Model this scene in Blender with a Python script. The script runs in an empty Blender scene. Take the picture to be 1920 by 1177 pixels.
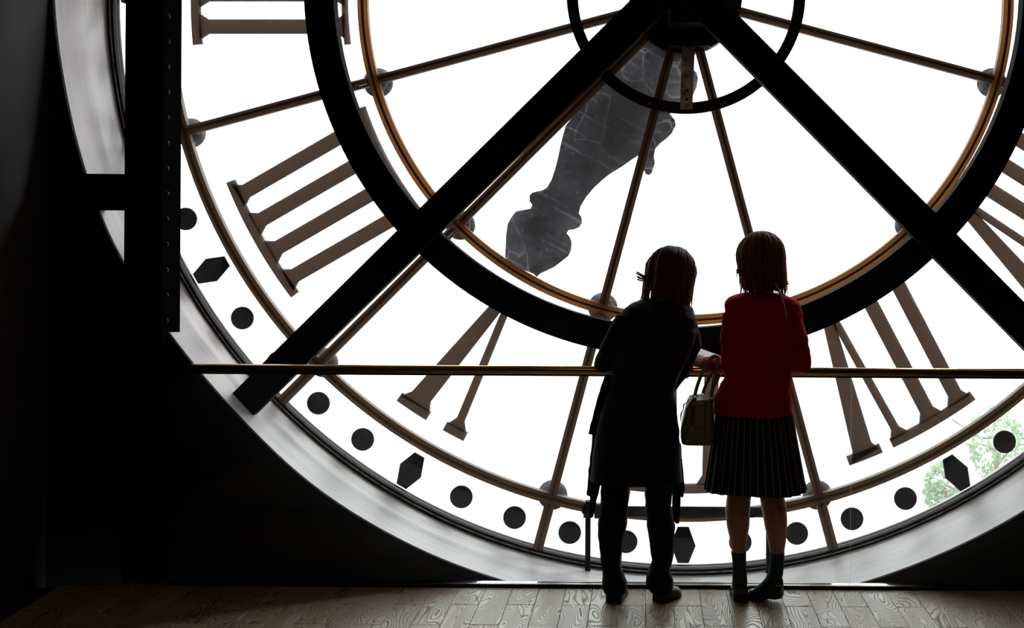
import bpy, bmesh, math, random
from mathutils import Vector, Matrix, noise
C = bpy.context.scene.collection
PI = math.pi
random.seed(7)
# ------------------------------------------------------------------ camera
F, PX, PY, EYE, ROLL = 2000.0, 1215.0, 430.0, 1.62, math.radians(0.35)
cam = bpy.data.cameras.new('camera'); camo = bpy.data.objects.new('camera', cam); C.objects.link(camo)
cam.sensor_fit = 'HORIZONTAL'; cam.sensor_width = 36.0; cam.lens = F / 1920 * 36
cam.shift_x = -(PX - 960) / 1920; cam.shift_y = -(588.5 - PY) / 1920
c_, s_ = math.cos(ROLL), math.sin(ROLL)
M = Matrix(((c_, -s_, 0, 0), (0, 0, -1, 0), (s_, c_, 0, EYE), (0, 0, 0, 1)))
camo.matrix_world = M; cam.clip_end = 2000
bpy.context.scene.camera = camo
vs = bpy.context.scene.view_settings
vs.view_transform = 'Standard'; vs.look = 'None'; vs.gamma = 1; vs.use_curve_mapping = False; vs.exposure = 0.5
# ------------------------------------------------------------------ overcast sky (brighter overhead, as overcast skies are)
w = bpy.data.worlds.new('overcast'); bpy.context.scene.world = w; w.use_nodes = True
nt = w.node_tree; nt.nodes.clear()
o = nt.nodes.new('ShaderNodeOutputWorld'); bg = nt.nodes.new('ShaderNodeBackground')
tc = nt.nodes.new('ShaderNodeTexCoord'); sx = nt.nodes.new('ShaderNodeSeparateXYZ')
mr = nt.nodes.new('ShaderNodeMapRange'); mr.inputs[1].default_value = 0; mr.inputs[2].default_value = 1
mr.inputs[3].default_value = 1.5; mr.inputs[4].default_value = 3.6
nt.links.new(tc.outputs['Generated'], sx.inputs[0]); nt.links.new(sx.outputs[2], mr.inputs[0])
nt.links.new(mr.outputs[0], bg.inputs[1]); bg.inputs[0].default_value = (0.97, 0.985, 1, 1)
nt.links.new(bg.outputs[0], o.inputs[0])

def area(name, loc, target, sx, sy, power, col, portal=False):
    l = bpy.data.lights.new(name, 'AREA'); l.shape = 'RECTANGLE'; l.size = sx; l.size_y = sy
    l.energy = power; l.color = col
    ob = bpy.data.objects.new(name, l); C.objects.link(ob); ob.location = loc
    d = Vector(target) - Vector(loc); ob.rotation_euler = d.to_track_quat('-Z', 'Y').to_euler()
    if portal: l.cycles.is_portal = True
    return ob
area('window_portal', (0.19, 5.75, 2.8), (0.19, 0, 2.8), 6.2, 6.2, 1, (1, 1, 1), True)
# the gallery's warm ceiling lamps behind the visitors
area('gallery_lamp', (0.6, 1.6, 4.6), (0.3, 5.3, 1.6), 0.7, 0.4, 3.8, (1, 0.72, 0.45))
area('gallery_lamp', (-1.8, 1.4, 4.6), (-1.6, 5.3, 2.2), 0.7, 0.4, 1.4, (1, 0.75, 0.5))
sn = bpy.data.lights.new('veiled_sun', 'SUN'); sn.energy = 6.2; sn.angle = math.radians(34); sn.color = (1, .985, .96)
so_ = bpy.data.objects.new('veiled_sun', sn); C.objects.link(so_); so_.rotation_euler = Vector((-.74, -.60, -.84)).to_track_quat('-Z', 'Y').to_euler()

# ------------------------------------------------------------------ materials
def mat(name, col, rough=0.5, metal=0.0, spec=0.5, sheen=0.0, bump=None, var=None, transl=None):
    m = bpy.data.materials.new(name); m.use_nodes = True
    n = m.node_tree.nodes; L = m.node_tree.links; b = n['Principled BSDF']
    b.inputs['Base Color'].default_value = (*col, 1); b.inputs['Roughness'].default_value = rough
    b.inputs['Metallic'].default_value = metal; b.inputs['Specular IOR Level'].default_value = spec
    if sheen: b.inputs['Sheen Weight'].default_value = sheen; b.inputs['Sheen Tint'].default_value = (*[min(1, c * 2 + .02) for c in col], 1)
    tcn = n.new('ShaderNodeTexCoord')
    if var:    # (scale, second colour)
        t = n.new('ShaderNodeTexNoise'); t.inputs['Scale'].default_value = var[0]; t.inputs['Detail'].default_value = 6
        L.new(tcn.outputs['Object'], t.inputs['Vector'])
        r = n.new('ShaderNodeMapRange'); r.inputs[1].default_value = .35; r.inputs[2].default_value = .68
        L.new(t.outputs[0], r.inputs[0])
        x = n.new('ShaderNodeMix'); x.data_type = 'RGBA'; x.inputs[6].default_value = (*col, 1); x.inputs[7].default_value = (*var[1], 1)
        L.new(r.outputs[0], x.inputs[0]); L.new(x.outputs[2], b.inputs['Base Color'])
    if bump:   # (scale, strength, distance)
        t = n.new('ShaderNodeTexNoise'); t.inputs['Scale'].default_value = bump[0]; t.inputs['Detail'].default_value = 5
        L.new(tcn.outputs['Object'], t.inputs['Vector'])
        k = n.new('ShaderNodeBump'); k.inputs['Strength'].default_value = bump[1]; k.inputs['Distance'].default_value = bump[2]
        L.new(t.outputs[0], k.inputs['Height']); L.new(k.outputs[0], b.inputs['Normal'])
    if transl:
        tr = n.new('ShaderNodeBsdfTranslucent'); tr.inputs[0].default_value = (*transl[1], 1)
        mx = n.new('ShaderNodeMixShader'); mx.inputs[0].default_value = transl[0]
        L.new(b.outputs[0], mx.inputs[1]); L.new(tr.outputs[0], mx.inputs[2])
        L.new(mx.outputs[0], n['Material Output'].inputs[0])
    return m

def glass_mat(name, haze, tint=(1, 1, 1), rough=0.02, scratch=True, gloss=.02):
    m = bpy.data.materials.new(name); m.use_nodes = True
    n = m.node_tree.nodes; L = m.node_tree.links; n.clear()
    out = n.new('ShaderNodeOutputMaterial'); tp = n.new('ShaderNodeBsdfTransparent'); tp.inputs[0].default_value = (*tint, 1)
    tl = n.new('ShaderNodeBsdfTranslucent'); tl.inputs[0].default_value = (.86, .87, .95, 1)
    mx = n.new('ShaderNodeMixShader'); L.new(tp.outputs[0], mx.inputs[1]); L.new(tl.outputs[0], mx.inputs[2])
    if scratch:
        tcn = n.new('ShaderNodeTexCoord')
        a = n.new('ShaderNodeTexNoise'); a.inputs['Scale'].default_value = 3.2; a.inputs['Detail'].default_value = 9; a.inputs['Roughness'].default_value = .72
        L.new(tcn.outputs['Object'], a.inputs['Vector'])
        b = n.new('ShaderNodeTexNoise'); b.inputs['Scale'].default_value = 75; b.inputs['Detail'].default_value = 3
        L.new(tcn.outputs['Object'], b.inputs['Vector'])
        mp = n.new('ShaderNodeMapping'); mp.inputs['Scale'].default_value = (45, 45, 2.2); mp.inputs['Rotation'].default_value = (0, .45, 0)
        L.new(tcn.outputs['Object'], mp.inputs[0])
        d = n.new('ShaderNodeTexNoise'); d.inputs['Scale'].default_value = 1; d.inputs['Detail'].default_value = 3
        L.new(mp.outputs[0], d.inputs['Vector'])
        v = n.new('ShaderNodeTexVoronoi'); v.feature = 'DISTANCE_TO_EDGE'; v.inputs['Scale'].default_value = 3.3
        nd = n.new('ShaderNodeTexNoise'); nd.inputs['Scale'].default_value = 1.3
        L.new(tcn.outputs['Object'], nd.inputs['Vector'])
        L.new(nd.outputs[1], v.inputs['Vector'])
        def M2(op, x, y):
            q = n.new('ShaderNodeMath'); q.operation = op
            for i, z in enumerate((x, y)):
                if isinstance(z, (int, float)): q.inputs[i].default_value = z
                else: L.new(z, q.inputs[i])
            return q.outputs[0]
        def R(x, a0, a1, b0, b1):
            q = n.new('ShaderNodeMapRange'); L.new(x, q.inputs[0])
            for i, z in enumerate((a0, a1, b0, b1)): q.inputs[i + 1].default_value = z
            return q.outputs[0]
        base = R(a.outputs[0], .40, .64, .15, 1.9)
        spk = R(b.outputs[0], .66, .74, 0, 9.0)
        stk = R(d.outputs[0], .56, .74, 0, 2.6)
        edg = R(v.outputs[0], 0.0, .012, 3.0, 0)
        tot = M2('ADD', M2('ADD', base, spk), M2('ADD', stk, edg))
        L.new(M2('MULTIPLY', tot, haze), mx.inputs[0])
    else: mx.inputs[0].default_value = haze
    gl = n.new('ShaderNodeBsdfGlossy'); gl.inputs['Roughness'].default_value = rough
    fr = n.new('ShaderNodeFresnel'); fr.inputs[0].default_value = 1.3
    mf = n.new('ShaderNodeMath'); mf.operation = 'MULTIPLY'; mf.inputs[1].default_value = gloss / .02; L.new(fr.outputs[0], mf.inputs[0]); mf.use_clamp = True
    m2 = n.new('ShaderNodeMixShader'); L.new(mf.outputs[0], m2.inputs[0]); L.new(mx.outputs[0], m2.inputs[1]); L.new(gl.outputs[0], m2.inputs[2])
    L.new(m2.outputs[0], out.inputs[0])
    return m

def oak_mat():
    m = mat('brushed_oak', (.2, .16, .12), .42, spec=.9)
    n = m.node_tree.nodes; L = m.node_tree.links; b = n['Principled BSDF']
    tcn = n.new('ShaderNodeTexCoord'); oi = n.new('ShaderNodeObjectInfo')
    wh = n.new('ShaderNodeTexWhiteNoise'); wh.noise_dimensions = '1D'; L.new(oi.outputs['Random'], wh.inputs['W'])
    off = n.new('ShaderNodeVectorMath'); off.operation = 'MULTIPLY_ADD'; off.inputs[1].default_value = (9, 9, 9)
    L.new(wh.outputs[1], off.inputs[0]); L.new(tcn.outputs['Object'], off.inputs[2])
    mp = n.new('ShaderNodeMapping'); mp.inputs['Scale'].default_value = (7.5, 1.9, 1); L.new(off.outputs[0], mp.inputs[0])
    t = n.new('ShaderNodeTexNoise'); t.inputs['Scale'].default_value = 1; t.inputs['Detail'].default_value = 1.6; t.inputs['Roughness'].default_value = .35; t.inputs['Distortion'].default_value = .5
    L.new(mp.outputs[0], t.inputs['Vector'])
    mu = n.new('ShaderNodeMath'); mu.operation = 'MULTIPLY'; mu.inputs[1].default_value = 40; L.new(t.outputs[0], mu.inputs[0])
    fr = n.new('ShaderNodeMath'); fr.operation = 'FRACT'; L.new(mu.outputs[0], fr.inputs[0])
    cr = n.new('ShaderNodeValToRGB'); e = cr.color_ramp.elements
    e[0].position = 0; e[0].color = (0, 0, 0, 1); e[1].position = .30; e[1].color = (1, 1, 1, 1)
    q = cr.color_ramp.elements.new(.86); q.color = (.8, .8, .8, 1); q = cr.color_ramp.elements.new(1.0); q.color = (0, 0, 0, 1)
    L.new(fr.outputs[0], cr.inputs[0])
    tone = n.new('ShaderNodeValToRGB'); te = tone.color_ramp.elements
    te[0].color = (.34, .225, .12, 1); te[1].color = (.46, .365, .23, 1); L.new(wh.outputs[0], tone.inputs[0])
    x = n.new('ShaderNodeMix'); x.data_type = 'RGBA'; x.inputs[6].default_value = (.03, .02, .014, 1)
    L.new(tone.outputs[0], x.inputs[7]); L.new(cr.outputs[0], x.inputs[0]); L.new(x.outputs[2], b.inputs['Base Color'])
    rr = n.new('ShaderNodeMapRange'); rr.inputs[3].default_value = .62; rr.inputs[4].default_value = .25; L.new(cr.outputs[0], rr.inputs[0]); L.new(rr.outputs[0], b.inputs['Roughness'])
    k = n.new('ShaderNodeBump'); k.inputs['Strength'].default_value = .6; k.inputs['Distance'].default_value = .0012
    L.new(cr.outputs[0], k.inputs['Height']); L.new(k.outputs[0], b.inputs['Normal'])
    return m

def reveal_mat():
    m = mat('brushed_reveal', (.8, .78, .78), .5, spec=.6)
    n = m.node_tree.nodes; L = m.node_tree.links; b = n['Principled BSDF']
    uv = n.new('ShaderNodeUVMap'); mp = n.new('ShaderNodeMapping'); mp.inputs['Scale'].default_value = (2.2, 34, 1)
    L.new(uv.outputs[0], mp.inputs[0])
    t = n.new('ShaderNodeTexNoise'); t.inputs['Scale'].default_value = 1; t.inputs['Detail'].default_value = 7; t.inputs['Roughness'].default_value = .6
    L.new(mp.outputs[0], t.inputs['Vector'])
    cr = n.new('ShaderNodeValToRGB'); e = cr.color_ramp.elements
    e[0].position = .3; e[0].color = (.74, .72, .73, 1); e[1].position = .7; e[1].color = (.93, .91, .91, 1)
    L.new(t.outputs[0], cr.inputs[0]); L.new(cr.outputs[0], b.inputs['Base Color'])
    rr = n.new('ShaderNodeMapRange'); rr.inputs[3].default_value = .36; rr.inputs[4].default_value = .6; L.new(t.outputs[0], rr.inputs[0]); L.new(rr.outputs[0], b.inputs['Roughness'])
    k = n.new('ShaderNodeBump'); k.inputs['Strength'].default_value = .25; k.inputs['Distance'].default_value = .002
    L.new(t.outputs[0], k.inputs['Height']); L.new(k.outputs[0], b.inputs['Normal'])
    b.inputs['Metallic'].default_value = 0.0
    return m

def skirt_mat():
    m = mat('pinstripe', (.012, .012, .016), .8, sheen=.15, spec=.2)
    n = m.node_tree.nodes; L = m.node_tree.links; b = n['Principled BSDF']
    uv = n.new('ShaderNodeUVMap'); sp = n.new('ShaderNodeSeparateXYZ'); L.new(uv.outputs[0], sp.inputs[0])
    mu = n.new('ShaderNodeMath'); mu.operation = 'MULTIPLY'; mu.inputs[1].default_value = 40; L.new(sp.outputs[0], mu.inputs[0])
    fr = n.new('ShaderNodeMath'); fr.operation = 'FRACT'; L.new(mu.outputs[0], fr.inputs[0])
    g = n.new('ShaderNodeMath'); g.operation = 'LESS_THAN'; g.inputs[1].default_value = .10; L.new(fr.outputs[0], g.inputs[0])
    x = n.new('ShaderNodeMix'); x.data_type = 'RGBA'; x.inputs[6].default_value = (.010, .010, .014, 1); x.inputs[7].default_value = (.30, .24, .26, 1)
    L.new(g.outputs[0], x.inputs[0]); L.new(x.outputs[2], b.inputs['Base Color'])
    return m

MT = dict(
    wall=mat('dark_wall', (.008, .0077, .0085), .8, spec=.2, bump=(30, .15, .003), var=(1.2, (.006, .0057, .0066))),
    sidewall=mat('side_wall', (.024, .022, .022), .8, bump=(25, .15, .003)),
    iron=mat('black_painted_iron', (.006, .0058, .0075), .75, spec=.06, bump=(60, .1, .001)),
    column=mat('matt_black_iron', (.006, .0058, .007), 1.0, spec=0.0, bump=(60, .1, .001)),
    frame=mat('dark_frame_paint', (.010, .008, .0075), .55, spec=.18, bump=(80, .15, .001), var=(6, (.01, .008, .008))),
    gilt=mat('aged_gilt_glow', (.62, .36, .12), .4, spec=.5, bump=(70, .25, .0012), var=(3.5, (.42, .22, .09)), transl=(.34, (1, .66, .34))),  # translucency added so the solid gilt glows as if backlit
    gilt2=mat('brown_gilt_glow', (.22, .14, .07), .4, spec=.5, bump=(70, .25, .0012), var=(3.5, (.15, .09, .055)), transl=(.19, (.95, .70, .46))),  # same backlit glow put into the browner outer ring, fainter
    bar=mat('brown_bar_glow', (.20, .13, .08), .45, spec=.5, bump=(70, .25, .0012), var=(3.5, (.2, .13, .09)), transl=(.19, (.85, .64, .48))),  # faint backlit glow put into the solid bars by translucency
    barline=mat('bar_ridge', (.09, .055, .04), .4, bump=(70, .2, .001)),
    numeral=mat('brown_enamel', (.03, .02, .015), .6, var=(2.0, (.05, .035, .028)), transl=(.5, (.28, .225, .19))),
    dot=mat('black_mark', (.006, .006, .006), .5, spec=.3),
    hand=mat('weathered_hand', (.03, .03, .034), .7, bump=(40, .3, .003), var=(12, (.05, .05, .055))),
    boss=mat('boss_iron', (.02, .018, .017), .9, spec=.1, bump=(40, .3, .003), var=(20, (.05, .047, .045))),
    steel=mat('worn_steel', (.55, .50, .46), .45, metal=.3, var=(30, (.16, .14, .13)), bump=(60, .2, .001)),
    brass=mat('handrail_bronze', (.62, .36, .13), .22, metal=1.0, bump=(90, .05, .0005)),
    channel=mat('channel_metal', (.30, .27, .25), .25, metal=1.0),
    pane=glass_mat('dusty_pane', .018), clear=glass_mat('clear_pane', .0008),
    balu=glass_mat('balustrade_glass', .0006, tint=(.975, .995, .985), scratch=True, gloss=.022),
    oak=oak_mat(), reveal=reveal_mat(), pinstripe=skirt_mat(),
    skin=mat('skin', (.50, .28, .19), .5, var=(8, (.44, .23, .15)), transl=(.12, (.6, .2, .1))),
    red=mat('red_wool', (.36, .0025, .014), .85, spec=.12, sheen=1.0, bump=(260, .4, .0015)),
    black=mat('black_jersey', (.012, .012, .014), .8, spec=.2, sheen=.12, bump=(120, .2, .001)),
    trouser=mat('black_cotton', (.010, .010, .012), .85, spec=.2, bump=(180, .2, .001)),
    shoe=mat('black_patent', (.01, .01, .01), .16, spec=.7),
    sneaker=mat('dark_leather', (.014, .015, .016), .45, spec=.5), sole=mat('rubber_sole', (.03, .03, .03), .7),
    sock=mat('dark_green_sock', (.008, .045, .038), .85, bump=(220, .4, .001)),
    hair=mat('dark_brown_hair', (.17, .058, .028), .5, spec=.2, transl=(.55, (.72, .34, .17))),
    hair2=mat('black_brown_hair', (.085, .024, .018), .5, spec=.2, transl=(.55, (.6, .18, .11))),
    olive=mat('olive_leather', (.20, .165, .105), .42, spec=.5, bump=(130, .35, .0012), var=(9, (.15, .12, .075))),
    darkleather=mat('dark_trim', (.03, .022, .016), .4), nickel=mat('nickel', (.6, .55, .5), .25, metal=1),
    paper=mat('paper', (.85, .84, .83), .7, transl=(.9, (1, 1, 1))),
    eye=mat('eye_white', (.8, .8, .78), .2), phone=mat('dark_card', (.10, .06, .045), .5),
    ground=mat('pale_ground', (.27, .275, .265), .9, var=(.08, (.21, .215, .22))),
    road=mat('asphalt', (.17, .18, .19), .9, var=(.1, (.14, .15, .16))),
    seal=glass_mat('clear_seal', .12, tint=(.8, .84, .82), scratch=False, gloss=0.0001),
    leaf=mat('foliage', (.24, .32, .23), .8, transl=(.4, (.34, .44, .3))), bark=mat('bark', (.3, .28, .24), .9),
    stone=mat('pale_stone', (.30, .29, .27), .9),
)

q_ = MT['red'].node_tree.nodes['Principled BSDF']; q_.inputs['Sheen Tint'].default_value = (1, .03, .08, 1); q_.inputs['Sheen Roughness'].default_value = .35
# ------------------------------------------------------------------ helpers
def W(px, py, Y):
    """world point seen at photo pixel (px,py) at depth Y"""
    dx, dy = px - PX, py - PY
    x = dx * c_ + dy * s_; y = -dx * s_ + dy * c_
    return Vector((x * Y / F, Y, EYE - y * Y / F))
def Z0(v): return v
def link(name, me, m, parent=None, loc=None):
    ob = bpy.data.objects.new(name, me); C.objects.link(ob)
    if m is not None and not me.materials: me.materials.append(MT[m] if isinstance(m, str) else m)
    if parent is not None: ob.parent = parent
    if loc is not None: ob.location = loc
    return ob
def obj(name, bm, m, parent=None, smooth=False, loc=None):
    me = bpy.data.meshes.new(name); bmesh.ops.recalc_face_normals(bm, faces=bm.faces[:]); bm.to_mesh(me); bm.free()
    if smooth:
        me.shade_smooth()
    return link(name, me, m, parent, loc)
def tag(o, label, cat, group=None):
    o['label'] = label; o['category'] = cat
    if group: o['group'] = group
    return o
def empty(name, loc, label=None, cat=None, group=None):
    e = bpy.data.objects.new(name, None); C.objects.link(e); e.location = loc; e.empty_display_size = .1
    if label: tag(e, label, cat, group)
    return e
def struct(o): o['kind'] = 'structure'; return o
def box(bm, x0, x1, y0, y1, z0, z1, bev=0):
    vs = [bm.verts.new((x, y, z)) for x in (x0, x1) for y in (y0, y1) for z in (z0, z1)]
    fs = [(0, 1, 3, 2), (4, 6, 7, 5), (0, 4, 5, 1), (2, 3, 7, 6), (0, 2, 6, 4), (1, 5, 7, 3)]
    F_ = [bm.faces.new([vs[i] for i in f]) for f in fs]
    if bev:
        es = list({e for f in F_ for e in f.edges}); bmesh.ops.bevel(bm, geom=es, offset=bev, segments=2, affect='EDGES', profile=.5)
    return F_
def prism(bm, pts, y0, y1):
    """pts (x,z) outline extruded from y0 to y1"""
    a = [bm.verts.new((x, y0, z)) for x, z in pts]; b = [bm.verts.new((x, y1, z)) for x, z in pts]
    n = len(pts); bm.faces.new(a); bm.faces.new(b[::-1])
    for i in range(n): bm.faces.new((a[i], b[i], b[(i + 1) % n], a[(i + 1) % n]))
def annulus(bm, r0, r1, y0, y1, n=192, a0=0, a1=2 * PI):
    full = abs(a1 - a0 - 2 * PI) < 1e-6; N = n if full else n + 1
    R = []
    for i in range(N):
        a = a0 + (a1 - a0) * i / n; c, s = math.cos(a), math.sin(a)
        R.append([bm.verts.new((r * c, y, r * s)) for r, y in ((r0, y0), (r1, y0), (r1, y1), (r0, y1))])
    for i in range(n):
        p, q = R[i], R[(i + 1) % N]
        for k in range(4): bm.faces.new((p[k], q[k], q[(k + 1) % 4], p[(k + 1) % 4]))
    if not full: bm.faces.new(R[0]); bm.faces.new(R[-1][::-1])
def tube(bm, P, R, n=12, ref=(0, 0, 1), cap=True, pw=1.0):
    """closed tube; R: radius or (side, other) per point"""
    P = [Vector(p) for p in P]; rings = []; ref = Vector(ref); prev = None
    for i, p in enumerate(P):
        t = (P[min(i + 1, len(P) - 1)] - P[max(i - 1, 0)]).normalized()
        if prev is None:
            r_ = ref if abs(t.dot(ref)) < .95 else Vector((0, 1, 0)) if abs(t.y) < .9 else Vector((1, 0, 0))
            s = t.cross(r_).normalized()
        else: s = (prev - t * prev.dot(t)).normalized()
        prev = s; u = s.cross(t)
        r = R[i] if isinstance(R, (list, tuple)) else R
        a, b = r if isinstance(r, (list, tuple)) else (r, r)
        ring = []
        for k in range(n):
            c, d = math.cos(2 * PI * k / n), math.sin(2 * PI * k / n)
            if pw != 1: c = math.copysign(abs(c) ** pw, c); d = math.copysign(abs(d) ** pw, d)
            ring.append(bm.verts.new(p + s * a * c + u * b * d))
        rings.append(ring)
    for i in range(len(rings) - 1):
        for k in range(n): bm.faces.new((rings[i][k], rings[i][(k + 1) % n], rings[i + 1][(k + 1) % n], rings[i + 1][k]))
    if cap: bm.faces.new(rings[0][::-1]); bm.faces.new(rings[-1])
    return rings
def smooth_path(P, m=5):
    P = [Vector(p) for p in P]; out = []
    for i in range(len(P) - 1):
        a, b, c, d = P[max(i - 1, 0)], P[i], P[i + 1], P[min(i + 2, len(P) - 1)]
        for k in range(m):
            t = k / m; out.append(.5 * (2 * b + (c - a) * t + (2 * a - 5 * b + 4 * c - d) * t * t + (3 * b - a - 3 * c + d) * t ** 3))
    return out + [P[-1]]
def loft(bm, rows, n=40, cap=True, pw=.9):
    """rows: (x,y,z,a,b) horizontal ellipses, listed along the axis"""
    rings = []
    for x, y, z, a, b in rows:
        ring = []
        for k in range(n):
            c, d = math.cos(2 * PI * k / n), math.sin(2 * PI * k / n)
            c = math.copysign(abs(c) ** pw, c); d = math.copysign(abs(d) ** pw, d)
            ring.append(bm.verts.new((x + a * c, y + b * d, z)))
        rings.append(ring)
    for i in range(len(rings) - 1):
        for k in range(n): bm.faces.new((rings[i][k], rings[i][(k + 1) % n], rings[i + 1][(k + 1) % n], rings[i + 1][k]))
    if cap: bm.faces.new(rings[0][::-1]); bm.faces.new(rings[-1])
    return rings
def pxloft(bm, rows, **k):
    """rows: (py, xl, xr, Yc, b)"""
    out = []
    for py, xl, xr, Y, b in rows:
        l, r = W(xl, py, Y), W(xr, py, Y); c = (l + r) / 2
        out.append((c.x, Y, c.z, (r.x - l.x) / 2, b))
    return loft(bm, out, **k)
def ball(bm, c, r, M3=None, seg=20):
    g = bmesh.ops.create_uvsphere(bm, u_segments=seg, v_segments=seg // 2 + 2, radius=1)
    r = r if isinstance(r, (tuple, list)) else (r, r, r)
    for v in g['verts']:
        q = Vector((v.co.x * r[0], v.co.y * r[1], v.co.z * r[2]))
        if M3 is not None: q = M3 @ q
        v.co = q + Vector(c)
def remesh(name, bm, vox, m, parent, smooth=3, disp=None):
    me = bpy.data.meshes.new('tmp'); bmesh.ops.recalc_face_normals(bm, faces=bm.faces[:])
    bmesh.ops.triangulate(bm, faces=[f for f in bm.faces if len(f.verts) > 4])
    bm.to_mesh(me); bm.free()
    t = bpy.data.objects.new('tmp', me); C.objects.link(t)
    r = t.modifiers.new('r', 'REMESH'); r.mode = 'VOXEL'; r.voxel_size = vox
    if smooth:
        s = t.modifiers.new('s', 'SMOOTH'); s.factor = .5; s.iterations = smooth
    dg = bpy.context.evaluated_depsgraph_get(); dg.update()
    new = bpy.data.meshes.new_from_object(t.evaluated_get(dg)); new.name = name
    bpy.data.objects.remove(t); bpy.data.meshes.remove(me)
    if disp:
        nr = [v.normal.copy() for v in new.vertices]
        for v, nn in zip(new.vertices, nr): v.co += nn * disp(v.co)
    new.materials.clear(); new.shade_smooth()
    return link(name, new, m, parent)

# ------------------------------------------------------------------ room shell
YW = F / 408; YG = F / 365            # wall face and glass plane
ctr = W(1285, -3, YG); CX, CZ = ctr.x, ctr.z
RC = 2.925
# rim of the reveal, a slightly faceted round as in the photograph
rimpx = [(98, 0), (99.2, 23), (104, 61), (110.5, 110), (130, 212), (157, 322), (183, 393.6), (229, 495), (300, 602), (332, 643), (358.5, 680), (461, 793), (579, 908), (700, 985), (802, 1039), (887, 1071.6), (948, 1091), (1614, 1095.6), (1682, 1072), (1747.5, 1047), (1849, 1000), (1920, 960)]
rim = []
for p in rimpx:
    q = W(*p, YW); rim.append((math.atan2(q.z - CZ, q.x - CX), math.hypot(q.x - CX, q.z - CZ)))
def rim_r(a):
    while a > PI: a -= 2 * PI
    A = [( -PI, rim[0][1])] + sorted(rim) + [(-.2, RC)] if False else sorted([(x if x <= 0 else x - 2 * PI, r) for x, r in rim])
    if a > 0: a -= 2 * PI
    if a < A[0][0] - .1 or a > A[-1][0] + .1: return RC
    for (a0, r0), (a1, r1) in zip(A, A[1:]):
        if a0 <= a <= a1: return r0 + (r1 - r0) * (a - a0) / (a1 - a0)
    return A[0][1] if a < A[0][0] else A[-1][1]
def rim_s(a): return sum(rim_r(a + d * .02) for d in range(-4, 5)) / 9
N = 240
angs = [-PI + 2 * PI * i / N for i in range(N)]
XL, XR, ZB, ZT = -2.757, 3.75, -0.7, 6.4
bm = bmesh.new(); inner = []; outer = []; innb = []
for a in angs:
    r = rim_s(a); c, s = math.cos(a), math.sin(a)
    x, z = CX + r * c, CZ + r * s
    inner.append(bm.verts.new((x, YW, z)))
    t = min(((XR + 1 - CX) / c if c > 1e-6 else 1e9), ((XL - .5 - CX) / c if c < -1e-6 else 1e9), ((ZT + .3 - CZ) / s if s > 1e-6 else 1e9), ((ZB - .3 - CZ) / s if s < -1e-6 else 1e9))
    outer.append(bm.verts.new((CX + t * c, YW, CZ + t * s)))
for i in range(N):
    j = (i + 1) % N; bm.faces.new((inner[i], inner[j], outer[j], outer[i]))
for f in bm.faces: f.normal_update()
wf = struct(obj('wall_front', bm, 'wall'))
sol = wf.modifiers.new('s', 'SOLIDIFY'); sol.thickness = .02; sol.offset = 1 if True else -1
# reveal (round opening's lining)
bm = bmesh.new(); uvl = bm.loops.layers.uv.new('UVMap'); rows = []
NY = 8
for i in range(N + 1):
    a = -PI + 2 * PI * i / N; rr = rim_s(a); row = []
    for k in range(NY + 1):
        t = k / NY; r = rr + (2.957 - rr) * t; row.append(bm.verts.new((CX + r * math.cos(a), YW + (YG + .14 - YW) * t, CZ + r * math.sin(a))))
    rows.append(row)
for i in range(N):
    for k in range(NY):
        f = bm.faces.new((rows[i][k], rows[i + 1][k], rows[i + 1][k + 1], rows[i][k + 1])); f.smooth = True
        for l, (u, v) in zip(f.loops, ((i, k), (i + 1, k), (i + 1, k + 1), (i, k + 1))): l[uvl].uv = (u / N * 18, v / NY * .6)
me = bpy.data.meshes.new('window_reveal'); bm.to_mesh(me); bm.free()
rv = link('window_reveal', me, 'reveal', wf)
bm = bmesh.new(); annulus(bm, 2.95, RC + 1.2, 0, .12, 120)
struct(obj('wall_outside', bm, 'stone', loc=(CX, YG + .02, CZ)))
bm = bmesh.new(); box(bm, XL - .1, XL, -3, YW, ZB, ZT); struct(obj('wall_left', bm, 'sidewall'))
bm = bmesh.new(); box(bm, XR, XR + .1, -3, YW, ZB, ZT); struct(obj('wall_right', bm, 'sidewall'))
bm = bmesh.new(); box(bm, XL, XR, -3.1, -3, ZB, ZT); struct(obj('wall_back', bm, 'sidewall'))
bm = bmesh.new(); box(bm, XL, XR, -3, YW, ZT, ZT + .1); struct(obj('ceiling', bm, 'sidewall'))
# raised floor: slab with oak planks on it, and the lower ledge behind the glass railing
YF = 4.812
fl = struct(bpy.data.objects.new('floor', None)); 
bm = bmesh.new(); box(bm, XL, XR, -3, YF, -.2, -.012)
fl = struct(obj('floor', bm, mat('subfloor', (.03, .025, .02), .8)))
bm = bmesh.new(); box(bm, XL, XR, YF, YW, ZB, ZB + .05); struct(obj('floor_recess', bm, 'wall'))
pb = {}
def plank_mesh(l):
    if l not in pb:
        b = bmesh.new(); box(b, .0007, .1193, .0007, l - .0007, -.014, 0, 0)
        es = [e for e in b.edges if all(v.co.z > -.001 for v in e.verts)]
        bmesh.ops.bevel(b, geom=es, offset=.0012, segments=1, affect='EDGES')
        bmesh.ops.recalc_face_normals(b, faces=b.faces[:])
        me = bpy.data.meshes.new('plank'); b.to_mesh(me); b.free(); me.materials.append(MT['oak']); pb[l] = me
    return pb[l]
for k in range(-23, 20):
    x0 = .12 * k
    if x0 < XL - .001: continue
    base = 4.597 if k % 2 else 4.361
    Ys = [base + .47 * i for i in range(-4, 3)]
    for y0 in Ys:
        y1 = min(y0 + .47, YF)
        if y1 - y0 < .02 or y0 < 3.3: continue
        ob = bpy.data.objects.new('plank', plank_mesh(round(y1 - y0, 4))); C.objects.link(ob); ob.parent = fl
        ob.location = (x0, y0, random.uniform(-.0006, .0004))
bm = bmesh.new()
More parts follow.
